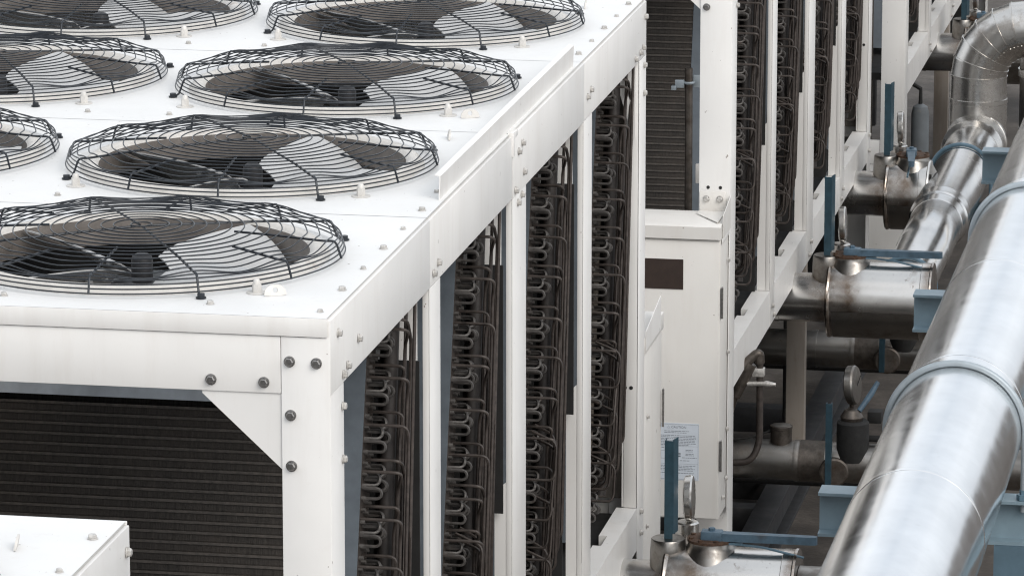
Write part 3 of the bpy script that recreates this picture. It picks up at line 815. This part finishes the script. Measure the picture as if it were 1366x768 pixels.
# end sleeve with domed cap and the upright leaving it
Rb = .15
Hh('end_sleeve', MB().lathe([(r2 + .003, 0), (.160, .05), (.163, .06), (.163, .10), (.160, .106), (.160, .26), (.163, .262), (.163, .30), (.155, .36), (.13, .41), (.08, .45), (.001, .465)], (hx, 13.18, hz), (0, 1, 0), 56), M['steel'])
Hh('riser', MB().lathe([(.150, 0), (.150, .20), (.152, .202), (.152, .225), (.148, .227), (.146, .35)], (hx, 13.45 + Rb - .03, hz), (0, 0, 1), 56, cap=False), M['steel'])
yv = 13.45 + Rb - .03; re = r2 + .006; Re = .255; z0 = .69
ng = 6
for k in range(ng):
    a0, a1 = R(90 * k / ng), R(90 * (k + 1) / ng)
    def ring(a, rr): 
        c = Vector((hx + Re * (1 - math.cos(a)), yv, z0 + Re * math.sin(a))); t = Vector((math.sin(a), 0, math.cos(a)))
        nrm = Vector((-math.cos(a), 0, math.sin(a)))
        return [c + (nrm * math.cos(2 * PI * j / 48) + Vector((0, 1, 0)) * math.sin(2 * PI * j / 48)) * rr for j in range(48)]
    mb = MB(); rs = ring(a0 + .002, re + .004) , ring(a0 + .025, re + .004), ring(a0 + .03, re), ring(a1, re)
    vs = [v for q in rs for v in q]
    mb.add(vs, [[i * 48 + j, i * 48 + (j + 1) % 48, (i + 1) * 48 + (j + 1) % 48, (i + 1) * 48 + j] for i in range(3) for j in range(48)])
    Hh('elbow_segment', mb, M['steel'])
rv = MB()
for k in range(14):
    a = R(8 + 80 * k / 13); th = R(118)
    c = Vector((hx + Re * (1 - math.cos(a)), yv, z0 + Re * math.sin(a))); nrm = Vector((-math.cos(a), 0, math.sin(a)))
    d = nrm * math.cos(th) - Vector((0, 1, 0)) * math.sin(th)
    p = c + d * (re - .001); rv.tube([p, p + d * .006], [.005, .003], 6)
Hh('rivets', rv, M['steel'])
Hh('cross_run', MB().lathe([(re + .004, 0), (re + .004, .012), (re, .014), (re, .9), (re + .003, .9), (re + .003, 2.6)], (hx + Re, yv, z0 + Re), (1, 0, 0), 56), M['steel'])
rp = thing('riser_pipe', 'dull upright pipe half hidden behind the segmented elbow', 'pipe', (.72, 14.6, GZ))
obj('pipe_run', MB().lathe([(.125, 0), (.125, .9), (.128, .9), (.128, .915), (.125, .915), (.125, 1.5)], (0, 0, 0), (0, 0, 1), 48), rp, mats=M['steeldirty'])
obj('collar', MB().lathe([(.128, 1.2), (.134, 1.2), (.134, 1.24), (.128, 1.24)], (0, 0, 0), (0, 0, 1), 48, cap=False), rp, mats=M['steel'])

# big bright main pipe
PX, PZ, PR = 1.226, 1.168, .22
mp = thing('main_pipe', 'thick bright aluminium clad pipe running down the right side in front of everything', 'pipe', (PX, 0, PZ - PR))
for k in range(-4, 12):
    ya = k * 1.55 + 1.10
    s_ = obj('cladding_section', MB().lathe([(PR - .002, -.0005), (PR + .0012, .0), (PR + .0014, .004), (PR + .0009, .03), (PR, .07), (PR, 1.565)], (0, ya, PR), (0, 1, 0), 96, cap=False), mp, mats=M['alu'])

def ubolt(name, x, y, z, r, rod, beamtop, label, mat, grp):
    t = thing(name, label, 'pipe clamp', (x, y, beamtop), grp)
    zc = z - beamtop; pts = [(-r - rod, 0, -.04)]
    pts.append((-r - rod, 0, zc - .02))
    for k in range(0, 33): 
        a = PI - PI * k / 32; pts.append(((r + rod) * math.cos(a), 0, zc + (r + rod) * math.sin(a)))
    pts += [(r + rod, 0, zc - .02), (r + rod, 0, -.04)]
    obj('rod', MB().tube(pts, rod, 12), t, mats=mat)
    pad = [( (r + .003) * math.cos(PI - PI * k / 32), 0.026, zc + (r + .003) * math.sin(PI - PI * k / 32)) for k in range(33)]
    obj('liner', MB().tube(pad, .005, 6), t, mats=mat)
    for s in (-1, 1):
        obj('nut', MB().lathe([(.024, .001), (.024, .02), (.014, .02), (.014, .035), (.001, .036)], (s * (r + rod), 0, 0), (0, 0, 1), 6), t, mats=M['clampd'])
    return t
by = (4.0, 7.1, 10.15)
beam_lab = ('pale blue steel beam end nearest the camera, below the foremost strap of the thick pipe',
            'pale blue steel beam end in front of the bright valve jacket', 'pale blue steel beam end beside the strap on the header pipe')
zt = PZ - PR - .004
for k, y in enumerate(by):
    mb = MB(); h = .150; fw = .055; tf = .010
    prof = [(-fw, 0), (fw, 0), (fw, -tf), (.005, -tf - .002), (.005, -h + tf + .002), (fw, -h + tf), (fw, -h), (-fw, -h), (-fw, -h + tf), (-.005, -h + tf + .002), (-.005, -tf - .002), (-fw, -tf)]
    mb.prism([(y + .055 + p[0], zt + p[1]) for p in prof], 'x', .775, 2.1)
    mb.v = [(v[0] - 1.4, v[1] - y, v[2] - zt + .15) for v in mb.v]
    o = obj('support_beam', mb, mats=M['beam'], loc=(1.4, y, zt - .15)); tag(o, beam_lab[k], 'beam', 'pale blue beams under the thick pipe')
cl_lab = ('pale blue strap over the thick bright pipe, foremost one', 'pale blue strap over the thick bright pipe, second one up, at the right edge', 'pale blue strap over the thick bright pipe, farthest along it')
for k, y in enumerate(by[:2]):
    ubolt('pipe_strap', PX, y + .03, PZ, PR, .0115, zt, cl_lab[k], M['clamp'], 'straps over the thick pipe')
h_lab = ('blue strap around the header pipe, right behind the long blue lever', 'blue strap around the header pipe just below its elbow')
for k, y in enumerate((9.95, 12.62)):
    rr = r1 + .001 if k == 0 else r2 + .003
    ubolt('pipe_strap', hx, y, hz, rr, .010, hz - rr - .004, h_lab[k], M['clampd'], 'straps around the header pipe')
for k, y in enumerate((9.95, 12.62)):
    rr = r1 + .001 if k == 0 else r2 + .003
    o = obj('header_bearer', MB().box(-.25, .75, -.05, .05, -.1, 0, .003), mats=M['teal'], loc=(hx, y, hz - rr - .006))
    tag(o, ('dark teal bearer under the header pipe by the long lever', 'dark teal bearer under the header pipe below its elbow')[k], 'beam', 'bearers under the header')
cl = thing('support_column', 'blue grey steel column below the thick pipe at the bottom right corner', 'column', (1.45, 4.07, GZ), 'columns carrying the pipe beams')
colme = MB().box(-.085, .085, -.075, -.067, 0, zt - .151 - GZ).box(-.085, .085, .067, .075, 0, zt - .151 - GZ).box(-.004, .004, -.067, .067, 0, zt - .151 - GZ).mesh('shaft', [M['column']])
obj('shaft', colme, cl); obj('base_plate', MB().box(-.13, .13, -.12, .12, 0, .015, .002), cl, mats=M['clampd'])
for y, l in ((7.17, 'blue grey steel column under the thick pipe behind the bright valve jacket'),):
    c2 = copy_tree(cl); c2.location = (1.45, y, GZ); c2['label'] = l

# ------------------------------------------------------------------ steel under the chillers, small pipework
for y0, lab in ((-7.5, 'grey steel floor rail under the roof corner at the bottom left'), (-.2, 'grey steel floor rail under the nearest chiller'), (7.0, 'long grey steel floor rail under the chiller legs, beside the dial gauge'), (14.1, 'grey steel floor rail under the farthest chiller')):
    L_ = 6.9
    o = obj('floor_rail', MB().box(-.06, .045, 0, L_, 0, .018, .001).box(-.012, .0, 0, L_, -.175, 0).box(-.06, .045, 0, L_, -.193, -.175, .001), mats=M['rail'], loc=(-.04, y0, BZ - .018))
    tag(o, lab, 'rail', 'steel rails the chillers stand on')
for k, y in enumerate((7.75, 9.15, 9.75, 11.0)):
    o = obj('cross_rail', MB().box(-2.4, -.06, -.05, .05, -.12, .0, .002), mats=M['rail'], loc=(-.05, y, BZ - .025))
    tag(o, 'dark steel cross rail on the floor under the second chiller', 'rail', 'cross rails under the second chiller')
for k, (y, l) in enumerate(((8.05, 'pale clamp plate with a bolt on the floor rail, right of the cabinet corner'), (9.72, 'pale clamp plate on the floor rail beside the leg above the dial gauge'))):
    t = thing('clamp_plate', l, 'clamp', (-.17, y, BZ), 'clamp plates on the floor rails')
    obj('plate', MB().prism([(-.05, 0), (.05, 0), (.04, .03), (-.03, .05)], 'y', -.16, .3), t, mats=M['lug'])
    obj('bolt', bolt_me, t, (.0, .2, .042)); obj('bolt', bolt_me, t, (.0, -.08, .042))
# shell tank under each chiller
for y0, l in ((.4, 'dark lagged vessel under the nearest chiller'), (7.9, 'dark lagged vessel in the shade under the second chiller'), (14.8, 'dark lagged vessel under the farthest chiller')):
    t = thing('vessel', l, 'vessel', (-.75, y0, BZ), 'lagged vessels under the chillers')
    obj('shell', MB().lathe([(.05, 0), (.16, .01), (.19, .05), (.19, 4.2), (.16, 4.24), (.05, 4.25)], (0, 0, .50), (0, 1, 0), 32), t, mats=M['insul'])
    for yy in (.6, 3.6): obj('saddle', MB().box(-.16, .16, yy - .04, yy + .04, -.02, .36, .003), t, mats=M['rail'])
# bent brown refrigerant pipe with a side valve
t = thing('bent_pipe', 'thin brown bent pipe with small side valve, right of the tall white cabinet', 'pipe', (.06, 7.95, GZ))
def z_(v): return v - GZ
obj('pipe_run', MB().tube(bend_path([(0, 0, z_(.45)), (.002, 0, z_(.10)), (-.03, -.02, z_(.02)), (-.3, -.02, z_(.0))], .09, 8), .0145, 12), t, mats=M['copper'])
obj('upper_pipe', MB().tube(bend_path([(0, .0, z_(.44)), (-.002, .0, z_(.49)), (-.06, -.02, z_(.44)), (-.13, -.02, z_(.22))], .05, 6), .020, 12).tube([(-.035, -.015, z_(.44)), (-.10, -.02, z_(.30))], .025, 12), t, mats=M['stain'])
obj('side_valve', MB().box(-.03, .02, -.02, .02, z_(.385), z_(.42), .003).tube([(-.05, -.022, z_(.355)), (.02, -.022, z_(.358)), (.03, -.022, z_(.358)), (.07, -.022, z_(.356))], [.010, .010, .014, .007], 12), t, mats=M['bolt'])
for k, (x, y, r_, h, l) in enumerate(((-.22, 8.9, .020, .95, 'dark upright line under the second chiller, left of the pale leg'), (-.42, 9.3, .03, .95, 'thick dark upright line deep in the shade under the second chiller'), (-.16, 10.6, .016, .95, 'thin dark upright line under the second chiller by the bright jacket'))):
    t = thing('refrigerant_line', l, 'pipe', (x, y, GZ), 'dark lines under the second chiller')
    obj('pipe_run', MB().tube(bend_path([(0, 0, 0), (0, 0, h), (-.5, .1, h + .05)], .1, 6), r_, 12), t, mats=M['insul'])
    obj('flange', MB().lathe([(r_ * 1.8, .0), (r_ * 1.8, .03), (r_, .034)], (0, 0, h * .55), (0, 0, 1), 16), t, mats=M['stain'])
for k, (x0, x1, y, z, r_, l) in enumerate(((-1.2, .62, 9.05, -.32, .045, 'dark lagged pipe low over the floor behind the dial gauge'), (-1.2, .9, 11.3, -.33, .05, 'dark lagged pipe low over the floor beneath the stained jacket'))):
    t = thing('lagged_pipe', l, 'pipe', (x0, y, GZ), 'lagged floor pipes')
    obj('pipe_run', MB().lathe([(r_, 0), (r_, x1 - x0), (r_ * .6, x1 - x0 + .01)], (0, 0, z - GZ), (1, 0, 0), 24), t, mats=M['insul'])
    obj('pipe_stand', MB().box(x1 - x0 - .2, x1 - x0 - .14, -.03, .03, 0, z - GZ - r_ + .004, .003), t, mats=M['rail'])
# things behind
t = thing('receiver_tank', 'upright grey tank with a rusty rounded top beside the farthest chiller', 'tank', (.0, 15.2, GZ))
obj('shell', MB().lathe([(.05, 0), (.05, .86), (.04, .90), (.015, .915), (.001, .916)], (0, 0, 0), (0, 0, 1), 28), t, mats=M['tank'])
obj('outlet', MB().tube([(0, 0, .91), (0, 0, 1.0), (-.2, .05, 1.1)], .012, 8), t, mats=M['dark'])
for x, y, w, m_, l in ((.145, 16.65, .05, 'tank', 'grey blue steel post behind the farthest chiller, left of the beige post'), (.28, 16.9, .05, 'tank', 'grey blue steel post directly left of the upright elbow run')):
    t = thing('steel_post', l, 'post', (x, y, GZ), 'steel posts at the far end')
    obj('shaft', MB().box(-w / 2, w / 2, -.05, .05, 0, .93, .002), t, mats=M[m_]); obj('base_plate', MB().box(-.07, .07, -.09, .09, 0, .012), t, mats=M['rail'])
t = thing('low_cabinet', 'low white cabinet on the floor seen beneath the stained jacket', 'cabinet', (.0, 13.5, GZ))
obj('body', MB().box(-.3, .118, 0, .3, .1, .72, .003), t, mats=M['cab']); obj('door', MB().box(-.095, .112, -.006, -.001, .11, .71, .001), t, mats=M['cab']); obj('plinth', MB().box(-.28, .1, .02, .28, 0, .1), t, mats=M['rail'])
t = thing('far_cabinet', 'white cabinet at the top edge behind the segmented elbow', 'cabinet', (.75, 19.5, GZ))
obj('body', MB().box(-.35, .1, 0, .4, .1, 1.7, .004), t, mats=M['cab']); obj('door', MB().box(-.33, .08, -.006, -.001, .12, 1.68, .001), t, mats=M['cab']); obj('plinth', MB().box(-.33, .08, .02, .38, 0, .1), t, mats=M['rail'])

# ------------------------------------------------------------------ camera
p = math.atan(.2203); psi = math.atan2(1237., 6758.)
cam = bpy.data.cameras.new('camera'); co = bpy.data.objects.new('camera', cam); C.objects.link(co)
co.location = (2.648, -11.908, 5.165); co.rotation_euler = (PI / 2 - p, 0, psi)
cam.sensor_width = 36; cam.lens = 6600 / 1366 * 36; cam.clip_end = 500
cam.dof.use_dof = True; cam.dof.focus_distance = 13.8; cam.dof.aperture_fstop = 64
scene.camera = co

# ------------------------------------------------------------------ light
EL, AZ = R(38), R(137)       # veiled sun to the front right
w = bpy.data.worlds.new('World'); scene.world = w; w.use_nodes = True
nt = w.node_tree; nt.nodes.clear()
out = nt.nodes.new('ShaderNodeOutputWorld'); bg = nt.nodes.new('ShaderNodeBackground')
sky = nt.nodes.new('ShaderNodeTexSky'); sky.sky_type = 'NISHITA'; sky.sun_disc = False
sky.sun_elevation = EL; sky.sun_rotation = AZ; sky.dust_density = 5; sky.air_density = 1.2; sky.ozone_density = 1
hs = nt.nodes.new('ShaderNodeHueSaturation'); hs.inputs['Saturation'].default_value = .35
nt.links.new(sky.outputs[0], hs.inputs['Color'])
# a bright broken cloud layer over the clear sky
tcw = nt.nodes.new('ShaderNodeTexCoord'); cn = nt.nodes.new('ShaderNodeTexNoise')
cn.inputs['Scale'].default_value = 2.6; cn.inputs['Detail'].default_value = 6; cn.inputs['Roughness'].default_value = .55
nt.links.new(tcw.outputs['Generated'], cn.inputs['Vector'])
cloud = ramp(nt, cn.outputs[0], [(.32, (.54, .60, .675)), (.62, (.94, .972, 1.015))])
sc = nt.nodes.new('ShaderNodeVectorMath'); sc.operation = 'SCALE'; sc.inputs['Scale'].default_value = 9.5
nt.links.new(cloud, sc.inputs[0])
nt.links.new(mix(nt, .72, hs.outputs[0], sc.outputs[0]), bg.inputs[0])
bg.inputs[1].default_value = .15
nt.links.new(bg.outputs[0], out.inputs[0])
sun = bpy.data.lights.new('sun', 'SUN'); sun.energy = 1.15; sun.angle = R(34); sun.color = (1, .95, .885)
so = bpy.data.objects.new('sun', sun); C.objects.link(so)
d = Vector((math.sin(AZ) * math.cos(EL), math.cos(AZ) * math.cos(EL), math.sin(EL)))
so.rotation_euler = d.to_track_quat('Z', 'Y').to_euler(); so.location = (0, 0, 20)

scene.view_settings.view_transform = 'Standard'; scene.view_settings.look = 'None'
scene.view_settings.exposure = 0.1; scene.view_settings.gamma = 1
scene.render.resolution_x = 1024; scene.render.resolution_y = 575
scene.cycles.filter_width = 1.15
